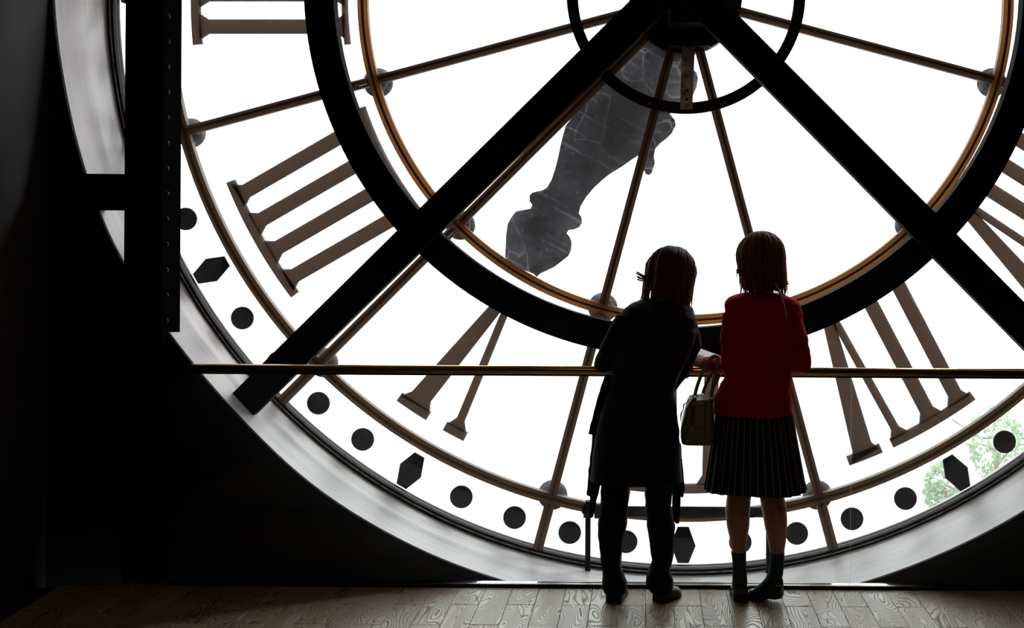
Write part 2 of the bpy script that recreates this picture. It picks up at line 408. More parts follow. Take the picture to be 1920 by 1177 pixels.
box(bm, XL, XR, -3, 3.42, -.013, -.002)
rest = obj('plank_field', bm, 'oak', fl); rest['kind'] = 'stuff'

# ------------------------------------------------------------------ iron column and strut at the left
Yc0, Yc1 = F / 413, F / 397.5
pl, pr = W(233, 350, Yc0), W(305, 350, Yc0)
col = empty('column', (0.5 * (pl.x + pr.x), Yc0 + .1, 0), 'black riveted iron column standing at the left of the round clock window', 'column')
bm = bmesh.new(); box(bm, pl.x, pr.x, Yc0, Yc0 + .022, 0, ZT, .002)
c = obj('flange', bm, 'column', col); 
bm = bmesh.new(); box(bm, pl.x + .01, pr.x - .006, Yc0 + .022, Yc1, 0.0, ZT, .002)
obj('web', bm, 'column', col)
bm = bmesh.new(); box(bm, pr.x - .006, pr.x, Yc0 + .022, Yc1, 0.0, ZT, .001); obj('side_plate', bm, 'column', col)
col_children = [ch for ch in (c,)]
ys = [29 + 47.7 * i for i in range(-8, 13)]
rme = None
for y in ys:
    p = W(306, y, Yc0 + .03)
    if rme is None:
        b = bmesh.new(); ball(b, (0, 0, 0), (.010, .012, .012), seg=12); rme = bpy.data.meshes.new('rivet'); b.to_mesh(rme); b.free(); rme.shade_smooth(); rme.materials.append(MT['frame'])
    r = bpy.data.objects.new('rivet', rme); C.objects.link(r); r.parent = col; r.location = (pr.x - .001, Yc0 + .045, p.z)
for ch in col.children: ch.location -= col.location
# strut
a, b_ = W(60, 325, F / 409), W(60, 393, F / 409)
st = empty('strut', (XL, F / 409, (a.z + b_.z) / 2), 'short black horizontal iron strut joining the column to the left wall', 'beam')
mid = (a.z + b_.z) / 2
bm = bmesh.new(); box(bm, XL + .002, pl.x + .006, 0, .09, a.z - mid - .083, a.z - mid, .002); o1 = obj('upper_bar', bm, 'iron', st); o1.location = (-XL, 0, 0)
bm = bmesh.new(); box(bm, XL + .002, pl.x + .006, .004, .09, b_.z - mid, a.z - mid - .085, .002); o1 = obj('lower_bar', bm, 'iron', st); o1.location = (-XL, 0, 0)

# ------------------------------------------------------------------ the clock face
clk = empty('clock', (CX, YG, CZ), 'giant round glass clock face with roman numerals seen from behind, filling the wall', 'clock')
clk.rotation_euler = (0, ROLL * -1, 0)      # hung true to its own centre
SG = 365.0
# outer frame
bm = bmesh.new(); annulus(bm, 2.918, 2.956, -.045, .012); obj('outer_frame', bm, 'frame', clk)
bm = bmesh.new(); annulus(bm, 2.930, 2.935, -.052, -.04); obj('frame_bead', bm, 'steel', clk)  # pale bead paints the highlight line along the dark frame
bm = bmesh.new(); annulus(bm, 2.906, 2.909, -.02, 0.0); obj('frame_bead', bm, 'frame', clk)
# glazing rings (flat bar + raised rib)
for r0, r1 in ((597 / 368, 616 / 368), (966 / 368, 985 / 368)):
    bm = bmesh.new(); annulus(bm, r0, r1, -.045, -.008); ring = obj('glazing_ring', bm, 'gilt' if r0 < 2 else 'gilt2', clk)
    m_ = (r0 + r1) / 2
    bm = bmesh.new(); annulus(bm, m_ - .006, m_ + .004, -.062, -.045); obj('rib', bm, 'barline', ring)
# spokes
def bar_mesh(L, wdt):
    bm = bmesh.new(); box(bm, 0, L, -.042, -.010, -wdt / 2, wdt / 2, 0)
    bmesh.ops.bevel(bm, geom=[e for e in bm.edges if all(v.co.y < -.03 for v in e.verts) and abs(e.verts[0].co.z - e.verts[1].co.z) < 1e-4], offset=.006, segments=1, affect='EDGES')
    bmesh.ops.recalc_face_normals(bm, faces=bm.faces[:])
    me = bpy.data.meshes.new('glazing_bar'); bm.to_mesh(me); bm.free(); me.materials.append(MT['bar']); return me
def rib_mesh(L):
    bm = bmesh.new(); box(bm, 0, L, -.060, -.042, -.006, .006); me = bpy.data.meshes.new('rib'); bmesh.ops.recalc_face_normals(bm, faces=bm.faces[:]); bm.to_mesh(me); bm.free(); me.materials.append(MT['barline']); return me
segs = [(.27, 597 / 368, .047), (616 / 368, 966 / 368, .048), (985 / 368, 2.919, .052)]
sm = [(bar_mesh(b - a, w_), rib_mesh(b - a), a) for a, b, w_ in segs]
for k in range(12):
    ang = math.radians(15 + 30 * k)
    for bme, rme_, a in sm:
        q = bpy.data.objects.new('glazing_bar', bme); C.objects.link(q); q.parent = clk
        q.location = (a * math.cos(ang), 0, a * math.sin(ang)); q.rotation_euler = (0, -ang, 0)
        g = bpy.data.objects.new('rib', rme_); C.objects.link(g); g.parent = q
# bosses outside, behind every crossing
bm = bmesh.new(); ball(bm, (0, .04, 0), (.077, .045, .077), seg=28)
ball(bm, (0, .07, 0), (.03, .03, .03), seg=12)
bme = bpy.data.meshes.new('boss'); bm.to_mesh(bme); bm.free(); bme.shade_smooth(); bme.materials.append(MT['boss'])
for k in range(12):
    ang = math.radians(15 + 30 * k)
    for r in (606 / 368, 976 / 368):
        q = bpy.data.objects.new('boss', bme); C.objects.link(q); q.parent = clk; q.location = (r * math.cos(ang), .012, r * math.sin(ang)); q.rotation_euler = (0, -ang, 0)
# small clips holding the inner glazing ring
cb = bmesh.new(); box(cb, 0, .05, -.075, -.03, -.014, .014, .004); box(cb, .035, .06, -.085, -.07, -.008, .008, .002)
cme = bpy.data.meshes.new('clip'); bmesh.ops.recalc_face_normals(cb, faces=cb.faces[:]); cb.to_mesh(cme); cb.free(); cme.materials.append(MT['steel'])
for k in range(12):
    ang = math.radians(15 + 30 * k); q = bpy.data.objects.new('clip', cme); C.objects.link(q); q.parent = clk
    q.location = (617 / 368 * math.cos(ang), 0, 617 / 368 * math.sin(ang)); q.rotation_euler = (0, -ang, 0)
# panes
def pane_mesh(r0, r1):
    bm = bmesh.new(); h = math.radians(15)
    annulus(bm, r0, r1, -.003, .003, 24, -h, h)
    bmesh.ops.recalc_face_normals(bm, faces=bm.faces[:])
    me = bpy.data.meshes.new('pane'); bm.to_mesh(me); bm.free(); return me
for r0, r1, m_ in ((.27, 606 / 368 - .002, 'pane'), (606 / 368 + .002, 976 / 368 - .002, 'pane'), (976 / 368 + .002, 2.925, 'clear')):
    me = pane_mesh(r0, r1); me.materials.append(MT[m_])
    for k in range(12):
        q = bpy.data.objects.new('pane', me); C.objects.link(q); q.parent = clk; q.rotation_euler = (0, math.radians(-30 * k), 0)
# numerals; t runs anticlockwise as seen from inside, r outwards, both in photo pixels on the glass plane
def numeral(theta, strokes, serifs, inner_serifs):
    """strokes: (t0 at r=640, t1 at r=915, width)"""
    bm = bmesh.new(); d = Vector((math.cos(theta), 0, math.sin(theta))); tt = Vector((-math.sin(theta), 0, math.cos(theta)))
    def P(r, t): v = d * (r / SG) + tt * (t / SG); return (v.x, v.z)
    k = 0
    for (ta, tb, wa, wb, fl_) in strokes:
        k += 1; y0 = .006 + .0004 * k
        A, B = 640, 912
        def tl(r): return ta + (tb - ta) * (r - A) / (B - A)
        def hw(r): return (wa + (wb - wa) * (r - A) / (B - A)) / 2
        pts = []
        fo = 11 if fl_ & 1 else 0; fi = 9 if fl_ & 2 else 0
        L_ = [(A, hw(A) + fi), (A + 16, hw(A)), (B - 17, hw(B)), (B, hw(B) + fo)]
        pts = [P(r, tl(r) + h) for r, h in L_] + [P(r, tl(r) - h) for r, h in reversed(L_)]
        prism(bm, pts, y0, .02 + .0004 * k)
    for (a, b, ri, ro) in [(s[0], s[1], 911, 929) for s in serifs] + [(s[0], s[1], 634, 646) for s in inner_serifs]:
        k += 1; n = 12; pts = []
        def Q(r, t): f = math.atan2(t, 920 if ro > 800 else 640); return P(r * math.cos(f), r * math.sin(f))
        pts = [Q(ro, a + (b - a) * i / n) for i in range(n + 1)] + [Q(ri, a + (b - a) * i / n) for i in range(n, -1, -1)]
        prism(bm, pts, .006 + .0004 * k, .021 + .0004 * k)
    return obj('numeral', bm, 'numeral', clk)
def I(t, tilt=0): return (t + tilt, t, 27, 27, 3)
def V(ap, tk, tn): return [(ap - 3, tk, 22, 40, 1), (ap + 4, tn, 14, 16, 1)]
def ang_of(h): return math.radians(-90 + 30 * (h - 6))  # VI at the bottom; III at the left (seen from inside, so VII lies right of VI)
data = {
 3: ([I(-70), I(-9), I(52)], [(-104, 86)], [(-104, 86)]),
 4: ([I(-100), I(-39), I(22), I(83)], [(-132, 115)], [(-130, 113)]),
 5: (V(-8, -59, 32), [(-92, -26), (10, 54)], []),
 6: (V(-28, -98, -22) + [I(45, 6)], [(-134, -64), (-42, 75)], [(20, 80)]),
 7: (V(-62, -138, -62) + [I(6, 11), I(67, 12)], [(-172, -104), (-82, 96)], [(-8, 110)]),
 8: (V(-72, -166, -86) + [I(-34, 11), I(20, 11), I(75, 12)], [(-200, -132), (-106, 104)], [(-50, 118)]),
 9: ([(60, -60, 38, 38, 3), (-60, 60, 15, 15, 3), I(90)], [(-90, -30), (30, 120)], [(-90, 120)]),
 10: ([(50, -50, 38, 38, 3), (-50, 50, 15, 15, 3)], [(-80, -20), (20, 80)], [(-80, -20), (20, 80)]),
 11: ([(20, -90, 38, 38, 3), (-90, 20, 15, 15, 3), I(70)], [(-120, -60), (-10, 100)], [(-120, 100)]),
 12: ([(-20, -110, 38, 38, 3), (-110, -20, 15, 15, 3), I(30), I(90)], [(-140, -80), (-50, 120)], [(-140, 120)]),
 1: ([I(-8)], [(-40, 24)], [(-40, 24)]), 2: ([I(-38), I(22)], [(-70, 54)], [(-70, 54)])}
for h, (s, e, i_) in data.items(): numeral(ang_of(h), s, e, i_)
# minute marks
bm = bmesh.new(); n = 40
prism(bm, [(21.3 / SG * math.cos(2 * PI * i / n), 21.3 / SG * math.sin(2 * PI * i / n)) for i in range(n)], .004, .012)
dme = bpy.data.meshes.new('minute_dot'); bmesh.ops.recalc_face_normals(bm, faces=bm.faces[:]); bm.to_mesh(dme); bm.free(); dme.materials.append(MT['dot'])
bm = bmesh.new(); prism(bm, [(x / SG, z / SG) for x, z in ((-34, -10.4), (-34, 10.4), (1.5, 23.3), (34, 10.4), (34, -10.4), (-1.5, -23.3))], .004, .012)
hme = bpy.data.meshes.new('hour_mark'); bmesh.ops.recalc_face_normals(bm, faces=bm.faces[:]); bm.to_mesh(hme); bm.free(); hme.materials.append(MT['dot'])
for k in range(60):
    a = math.radians(-90 + 6 * k - .22); R_ = 1025 / SG
    hexm = k % 5 == 0
    q = bpy.data.objects.new('hour_mark' if hexm else 'minute_dot', hme if hexm else dme); C.objects.link(q); q.parent = clk
    q.location = (R_ * math.cos(a), 0, R_ * math.sin(a)); q.rotation_euler = (0, -a, 0)
# hub
bm = bmesh.new(); annulus(bm, .02, 105 / SG, -.05, .03, 64); hub = obj('hub_plate', bm, 'frame', clk)
bm = bmesh.new(); annulus(bm, 202 / 370, 223 / 370, -.10, -.075, 128); sr = obj('hub_ring', bm, 'frame', clk)
def cl(px, py, Y):
    v = W(px, py, Y) - Vector((CX, YG, CZ)); a = ROLL
    return Matrix.Rotation(ROLL, 3, 'Y') @ v
for hx, hy in ((1218, 194), (1359, 193)):
    b = bmesh.new(); v = cl(hx, hy, YG - .1); n = 16
    prism(b, [(.006 * math.cos(2 * PI * i / n) + v.x, .006 * math.sin(2 * PI * i / n) + v.z) for i in range(n)], -.104, -.099)
    obj('hole_disc', b, 'paper' if hx > 1300 else 'steel', sr)  # disc in place of a hole, light seen through it put into the colour
b = bmesh.new(); Yb = YG - .11
pts = [cl(1279, 84, Yb), cl(1303, 84, Yb), cl(1301, 130, Yb), cl(1298, 205, Yb), cl(1275, 205, Yb), cl(1277, 130, Yb)]
prism(b, [(p.x, p.z) for p in pts], -.125, -.112); strap = obj('strap', b, 'steel', clk)
for hy in (170, 187):
    b = bmesh.new(); v = cl(1288, hy, Yb); n = 14; prism(b, [(.0065 * math.cos(2 * PI * i / n) + v.x, .0065 * math.sin(2 * PI * i / n) + v.z) for i in range(n)], -.129, -.124); obj('hole_disc', b, 'dot', strap)  # dark disc in place of a bolt hole, its shade put into the colour
b = bmesh.new(); p0, p1 = cl(1253, 86, YG - .15), cl(1332, 47, YG - .15); box(b, p0.x, p1.x, -.16, -.02, p0.z, p1.z, .003)
p2 = cl(1298, 86, YG - .15); obj('gear_housing', b, 'iron', clk)
b = bmesh.new(); p0, p1 = cl(1255, 46, YG - .3), cl(1330, -140, YG - .3); box(b, p0.x, p1.x, -.36, -.05, p0.z, p1.z, .003); obj('gear_box', b, 'iron', clk)
# clock hand outside the glass, ornate silhouette
hp = [(1168, 60), (1110, 150), (1085, 205), (1061, 234.6), (1055, 255), (1051, 272), (1046, 296), (1041, 316), (1034, 337), (1025, 352), (1016, 357), (1007, 358.6), (998, 361), (993, 366), (993, 377), (998, 384), (995, 391), (984, 393), (968, 396), (960, 405), (951.7, 420), (949, 440), (948, 460), (947, 481.5), (952, 490), (960, 497), (984, 507), (1000, 513), (1006, 519), (1012, 513), (1021, 509), (1038, 501), (1055, 488), (1065, 480), (1070, 470), (1071.6, 454), (1068, 444), (1062, 437), (1066, 431), (1076, 430), (1086, 425.5), (1091, 417), (1090, 407), (1085, 400), (1088, 387), (1098, 370), (1112, 353), (1128, 338), (1143, 326), (1166, 312), (1187, 297), (1199, 290), (1204, 300), (1207, 318), (1211, 326), (1217, 328), (1222, 324), (1228, 306), (1226, 292), (1229, 278), (1238, 268), (1250, 259), (1260, 249), (1267, 234), (1265, 224), (1256, 214), (1262, 203), (1285, 196), (1298, 182), (1306, 163), (1309, 146), (1306, 136), (1297, 128), (1300, 90), (1300, 60)]
Yh = YG + .16
b = bmesh.new(); prism(b, [(p.x, p.z) for p in (cl(x, y, Yh) for x, y in hp)], .16, .185)
for f in b.faces: f.normal_update()
bmesh.ops.triangulate(b, faces=[f for f in b.faces if len(f.verts) > 4], ngon_method='BEAUTY')
obj('clock_hand', b, 'hand', clk)

# ------------------------------------------------------------------ black iron ring and diagonal braces in front of the glass
YK = F / 389.5
kc = W(1272, -32, YK)
bm = bmesh.new(); annulus(bm, 647.5 / 389.5, 703 / 389.5, 0, .07, 160)
tag(obj('iron_ring', bm, 'iron', loc=(kc.x, YK, kc.z)), 'broad flat black iron ring hanging in front of the clock glass', 'ring')
def beam(name, pts, Y0, Y1, label):
    c0 = sum((Vector(W(*p, Y0)) for p in pts), Vector()) / len(pts)
    b = bmesh.new(); prism(b, [(W(*p, Y0).x - c0.x, W(*p, Y0).z - c0.z) for p in pts], 0, Y1 - Y0)
    bmesh.ops.bevel(b, geom=b.edges[:], offset=.003, segments=1, affect='EDGES')
    return tag(obj(name, b, 'iron', loc=(c0.x, Y0, c0.z)), label, 'beam')
YB = F / 395
LB = beam('diagonal_beam', [(422, 750), (462, 791), (1268, 0), (1334, -64), (1270, -87), (1182, 0)], YB, YB + .066, 'black diagonal iron beam running from the hub down to the lower left of the clock')
def ext(p, q, t): return (p[0] + (q[0] - p[0]) * t, p[1] + (q[1] - p[1]) * t)
beam('diagonal_beam', [ext((1357, 0), (1920, 565), 1.36), ext((1276, 0), (1920, 653), 1.28), (1276, 0), (1236, -40), (1270, -87)], YB - .001, YB + .064, 'black diagonal iron beam running from the hub down to the right edge')

# stand with roller at the bottom of the opening
YS = F / 371
stp = W(1100, 1071, YS); stq = W(1441, 1072, YS)
zb = stp.z
stn = empty('roller_stand', ((stp.x + stq.x) / 2, YS, zb), 'low dark metal stand with horizontal roller at the foot of the clock', 'stand')
for px in (1102, 1441):
    p = W(px, 1071, YS); t = W(px, 938, YS)
    b = bmesh.new(); box(b, -.013, .013, -.02, .02, 0, t.z - p.z, .002)
    obj('post', b, 'steel' if False else 'frame', stn, loc=(p.x - stn.location.x, 0, 0))
    b = bmesh.new(); tube(b, [(-.03, 0, 0), (-.022, 0, 0), (-.022, 0, 0), (.022, 0, 0), (.022, 0, 0), (.028, 0, 0)], [.016, .016, .036, .036, .03, .03], 20)
    zc = W(px, 957, YS).z - zb
    obj('collar', b, 'boss', stn, smooth=False, loc=(p.x - stn.location.x, 0, zc))
b = bmesh.new(); p = W(1115, 958, YS); q = W(1430, 956, YS)
tube(b, [(p.x - stn.location.x + .0, 0, p.z - zb), (p.x + .06 - stn.location.x, 0, p.z - zb), (p.x + .07 - stn.location.x, 0, p.z - zb), (q.x - stn.location.x, 0, p.z - zb)], [.036, .036, .026, .026], 24)
obj('roller', b, 'boss', stn, smooth=True)

# ------------------------------------------------------------------ glass railing
YR = F / 413
hz = W(1215, 695.6, YR).z
xl = W(319, 691, YR).x
rail = empty('glass_railing', (xl, YR, 0), 'glass railing with slim bronze handrail running across in front of the clock', 'railing')
b = bmesh.new(); L = XR - xl - .002
tube(b, [(0, 0, hz), (.004, 0, hz), (L, 0, hz)], [.015, .021, .021], 28, ref=(0, 0, 1)); obj('handrail', b, 'brass', rail, smooth=True)
xj = W(1595, 850, YR).x - xl
for a, c in ((.003, xj), (xj, L)):
    b = bmesh.new(); box(b, a, c, -.006, .006, .016, hz - .019)
    bmesh.ops.delete(b, geom=[f for f in b.faces if abs(f.calc_center_median().x - xj) < 1e-4], context='FACES_ONLY'); obj('glass_panel', b, 'balu', rail)
b = bmesh.new(); box(b, xj - .0011, xj + .0011, -.0068, -.006, .016, hz - .022); obj('joint_seal', b, 'seal', rail)
b = bmesh.new(); box(b, 0, L, -.022, .022, -.16, .010, .002); bc_ = obj('base_channel', b, 'frame', rail)
b = bmesh.new(); box(b, 0, L, -.022, .022, .0102, .0145, .001); obj('top_strip', b, 'channel', bc_)
b = bmesh.new(); box(b, -.0, L, -.009, .009, hz - .024, hz - .017); obj('top_channel', b, 'frame', rail)

# ------------------------------------------------------------------ outside, far below
b = bmesh.new(); box(b, -300, 300, 8, 700, -.5, 0); struct(obj('ground', b, 'ground', loc=(0, 0, -12)))
b = bmesh.new(); box(b, 22, 150, 0, 7, 0, .1); struct(obj('ground_road', b, 'road', loc=(0, 70, -12)))
def tree(x, y, h, seed, label):
    R_ = random.Random(seed); t = empty('tree', (x, y, -12), label, 'tree', 'trees in the street outside')
    b = bmesh.new(); tube(b, [(0, 0, 0), (.1, 0, h * .3), (0, .1, h * .6)], [.22, .16, .08], 8)
    for i in range(5):
        a = R_.uniform(0, 6.28); tube(b, [(0, 0, h * .35 + i * .3), (math.cos(a) * h * .2, math.sin(a) * h * .2, h * .65)], [.08, .03], 6)
    obj('trunk', b, 'bark', t)
    b = bmesh.new()
    for i in range(520):
        v = Vector((R_.gauss(0, 1), R_.gauss(0, 1), R_.gauss(0, 1))).normalized() * R_.uniform(.55, 1) ** .5
        c0 = Vector((v.x * h * .27, v.y * h * .27, h * .62 + v.z * h * .36)); s = R_.uniform(.10, .2)
        u = Vector((R_.gauss(0, 1), R_.gauss(0, 1), R_.gauss(0, 1))).normalized(); w_ = u.orthogonal().normalized()
        b.faces.new([b.verts.new(c0 + q) for q in (u * s, w_ * s * .6, -u * s, -w_ * s * .6)])
    f = obj('foliage', b, 'leaf', t); f['kind'] = 'stuff'
tree(17.0, 52, 5.2, 1, 'pale green street tree outside, seen through the lower right rim')
tree(13.2, 47, 3.6, 2, 'small green tree outside beside the lowest right hour mark')
tree(25.5, 66, 6.5, 3, 'larger green tree outside near the right edge of the clock')

# ------------------------------------------------------------------ people helpers
def hand(bm, wr, d, pn, thumb_side, curl=.5, spread=.06, sc=1.0):
    """wr wrist, d direction, pn palm normal (towards palm), thumb_side +1/-1 along s=d x pn"""
    d = Vector(d).normalized(); pn = Vector(pn); pn = (pn - d * pn.dot(d)).normalized(); s = d.cross(pn) * thumb_side
    wr = Vector(wr)
    K = wr + d * .085 * sc
    tube(bm, [wr - d * .02, wr, wr + d * .03 * sc, wr + d * .065 * sc, K + d * .004], [(.024 * sc, .018 * sc), (.026 * sc, .017 * sc), (.036 * sc, .015 * sc), (.040 * sc, .013 * sc), (.034 * sc, .009 * sc)], 14, ref=pn)
    for i, (off, L_) in enumerate(((.030, .066), (.010, .076), (-.010, .070), (-.029, .055))):
        p = wr + d * (.078 - .004 * abs(i - 1)) * sc + s * off * sc; fd = (d + s * spread * (1.5 - i)).normalized(); P = [p - fd * .015]; a = 0
        P.append(p)
        for j, fr in enumerate((.45, .32, .23)):
            a += curl * (.7, 1.0, .7)[j]; dd = fd * math.cos(a) + pn * math.sin(a); P.append(P[-1] + dd * L_ * fr * sc)
        tube(bm, P, [.0088 * sc, .0088 * sc, .0082 * sc, .0074 * sc, .0062 * sc], 10)
    p = wr + d * .022 * sc + s * .024 * sc; t0 = (d * .7 + s * .75 + pn * .25).normalized(); t1 = (d * .95 + s * .3 + pn * .35).normalized()
    tube(bm, [p - t0 * .01, p + t0 * .014 * sc, p + t0 * .04 * sc, p + t0 * .04 * sc + t1 * .028 * sc, p + t0 * .04 * sc + t1 * .048 * sc], [.012 * sc, .012 * sc, .0105 * sc, .0095 * sc, .007 * sc], 10)
def head(bm, Mh):
    """Mh: matrix, local +Y face, Z up, origin at the head centre"""
    R3 = Mh.to_3x3()
    def B(c, r): ball(bm, Mh @ Vector(c), r, R3, 24)
    B((0, -.012, .03), (.074, .092, .085)); B((0, .02, -.02), (.062, .072, .085)); B((0, .045, -.07), (.040, .045, .040)); B((0, .088, -.098), (.016, .014, .013))
    for s in (-1, 1): B((s * .03, .068, -.028), (.026, .022, .02)); B((s * .033, .078, .022), (.024, .014, .009)); B((s * .075, -.005, -.008), (.008, .017, .03)); B((s * .078, -.012, .004), (.009, .012, .016))
    tube(bm, [Mh @ Vector(p) for p in ((0, .086, .02), (0, .098, -.005), (0, .108, -.026), (0, .092, -.036))], [.007, .009, .013, .009], 10)
    for dz, r in ((-.058, .0065), (-.068, .0075)): tube(bm, [Mh @ Vector((x, .092 - abs(x) * .5, dz)) for x in (-.022, -.01, 0, .01, .022)], [.003, r, r * .9, r, .003], 8)
def eyes(Mh, parent):
    for s in (-1, 1):
        b = bmesh.new(); ball(b, (0, 0, 0), .012, seg=12); e = obj('eye', b, 'eye', parent, smooth=True, loc=Mh @ Vector((s * .031, .078, .006)) - parent.location)
def hair(Mh, m, parent, seed, length, nl=330, flick=(), back=1.0, wid=1.0, frames=None):
    R_ = random.Random(seed); bm = bmesh.new(); R3 = Mh.to_3x3()
    ball(bm, Mh @ Vector((0, -.022, .03)), (.083, .094, .089), R3, 24)
    ball(bm, Mh @ Vector((0, -.045, -.03)), (.080, .068, .085), R3, 24)
    ball(bm, Mh @ Vector((0, -.042, -.075)), (.062, .052, .07), R3, 20)
    for i in range(nl):
        ph = R_.uniform(-PI, PI)               # 0 = front(+Y), +-PI = back
        fr = abs(ph)
        if fr < .9: lz = -.0 + R_.uniform(-.01, .03)
        elif fr < 1.5: lz = -.09 + R_.uniform(-.02, .03)
        else: lz = -length * (1 - .38 * R_.random() ** 1.6)
        wv = R_.uniform(1.0, 1.10) * wid; st = R_.uniform(.03, .25); pts = []; rad = []
        sw = R_.uniform(-.5, .5); n = 11; fk = R_.uniform(0, .22) if R_.random() < .3 else 0; sh = R_.random() < .22; wp = R_.uniform(0, 6.28)
        if sh: lz *= .62
        dirx, diry = math.sin(ph), math.cos(ph)
        tt = [i_ / (n - 1) for i_ in range(n)]
        top = .118; 
        for t in tt:
            if t < .55:
                e = PI / 2 * (1 - st) * (1 - t / .55); rr = math.cos(e); z = .03 + .092 * wv * math.sin(e)
                x = dirx * .088 * wv * rr; y = -.018 + diry * .100 * wv * rr
            else:
                u = (t - .55) / .45; z = .03 + (lz - .03) * u
                nar = 1 - .17 * u ** 1.5 + .10 * max(0, u - .7) + fk * u ** 3 + R_.uniform(-.008, .008)
                x = dirx * .088 * wv * nar; y = -.018 + diry * .100 * wv * nar + (.012 * u if fr > 2 else 0)
            x += sw * .025 * t * t + .006 * math.sin(9 * t + wp) * t; y += .004 * math.cos(8 * t + wp) * t
            pts.append(Mh @ Vector((x, y, z))); rad.append((.0115 * (1 - t ** 5 * .88) * R_.uniform(.8, 1.1), .0045 * (1 - t ** 3 * .8)))
        tube(bm, pts, rad, 5)
    for P in flick:      # individual flicked locks given as local points
        for j in range(7):
            o_ = Vector((R_.uniform(-.006, .006), R_.uniform(-.008, .008), R_.uniform(-.010, .010)))
            Q = smooth_path([Mh @ (Vector(p) + o_ * (.5 + .1 * k)) for k, p in enumerate(P)])
            n = len(Q); tube(bm, Q, [(.008 * (1 - (k / (n - 1)) ** 2 * .9), .003) for k in range(n)], 5)
    return obj('hair', bm, m, parent, smooth=True)
def folds(sc, amp, st=(1, 1, 1)):
    def f(p):
        q = Vector((p.x * sc * st[0], p.y * sc * st[1], p.z * sc * st[2]))
        return amp * (noise.noise(q) + .5 * noise.noise(q * 2.3))
    return f
def mvto(parent):
    for ch in parent.children: pass
def Pm(parent, ob):
    """geometry was made in world coordinates: shift it under the parent's origin"""
    ob.location = -parent.location; return ob

# ------------------------------------------------------------------ visitor in the red jumper
YP = 4.665
wm = empty('person', W(1418, 1124, YP), 'person in red jumper, striped pleated skirt and green socks leaning on the railing', 'person'); wm.location.z = 0
Mh = Matrix.Translation(W(1425, 494, 4.735)) @ Matrix.Rotation(.30, 4, 'Z') @ Matrix.Rotation(-.22, 4, 'X')
bm = bmesh.new(); head(bm, Mh)
tube(bm, [W(1425, 575, 4.70), W(1425, 550, 4.705), W(1425, 520, 4.72)], [.06, .050, .048], 20)
pxloft(bm, [(556, 1395, 1460, 4.70, .05), (575, 1385, 1480, 4.695, .07), (640, 1392, 1475, 4.68, .08), (700, 1390, 1472, 4.67, .075), (760, 1372, 1470, 4.665, .085), (830, 1366, 1474, 4.665, .10), (880, 1372, 1470, 4.665, .08)], n=28)
# legs down to the feet
def leg(bm, P, R): tube(bm, [W(*p) for p in P], R, 18, ref=(0, 1, 0))
leg(bm, [(1396, 860, 4.665), (1386, 925, 4.665), (1383, 958, 4.65), (1384, 985, 4.65), (1385, 1012, 4.66), (1386, 1045, 4.665), (1387, 1085, 4.665)], [.078, .053, .0545, .050, .038, .027, .028])
leg(bm, [(1440, 860, 4.665), (1446, 925, 4.665), (1452, 955, 4.65), (1455, 985, 4.65), (1457, 1012, 4.66), (1457, 1045, 4.665), (1456, 1080, 4.665)], [.078, .053, .0545, .050, .040, .028, .028])
tube(bm, [W(1387, 1085, 4.66), W(1386, 1104, 4.70), W(1386, 1112, 4.75)], [.026, .020, .012], 14)
tube(bm, [W(1456, 1080, 4.66), W(1447, 1097, 4.665), W(1428, 1107, 4.672)], [.026, .020, .012], 14)
# arms and hands (elbows back at the sides, hands on the rail)
armL = [W(1374, 585, 4.69), W(1371, 640, 4.655), W(1372, 684, 4.655), W(1350, 685, 4.75), W(1323, 681, 4.845)]
armR = [W(1484, 590, 4.69), W(1497, 640, 4.655), W(1502, 684, 4.655), W(1480, 686, 4.76), W(1452, 684, 4.87)]
for A in (armL, armR): tube(bm, A, [.034, .036, .033, .032, .022], 14)
hand(bm, armL[-1], (-.62, .70, .10), (.5, .4, -.6), 1, .75, sc=.95)
hand(bm, armR[-1], (-.5, .8, -.05), (0, .1, -1), -1, .35, sc=.95)
Pm(wm, remesh('body', bm, .0042, 'skin', wm, 2))
eyes(Mh, wm)
fl1 = [[(-.085, -.03, -.005), (-.095, -.03, -.03), (-.108, -.03, -.04), (-.125, -.03, -.038)],
       [(.085, -.05, -.03), (.088, -.05, -.07), (.095, -.05, -.09), (.108, -.045, -.095)],
       [(-.07, -.06, -.06), (-.078, -.06, -.09), (-.085, -.055, -.11), (-.088, -.05, -.125)],
       [(.07, -.07, -.06), (.075, -.07, -.10), (.078, -.07, -.12), (.082, -.07, -.14)]]
Pm(wm, hair(Mh, 'hair', wm, 3, .155, flick=fl1, wid=1.08))
b = bmesh.new(); tube(b, [W(1452, 530, 4.62), W(1462, 548, 4.60), W(1470, 572, 4.578), W(1474, 592, 4.572), (W(1475, 608, 4.572))], [.006, .005, .0038, .0035, .0012], 6)
Pm(wm, obj('thin_lock', b, mat('light_hair', (.30, .17, .12), .5), wm, smooth=True))
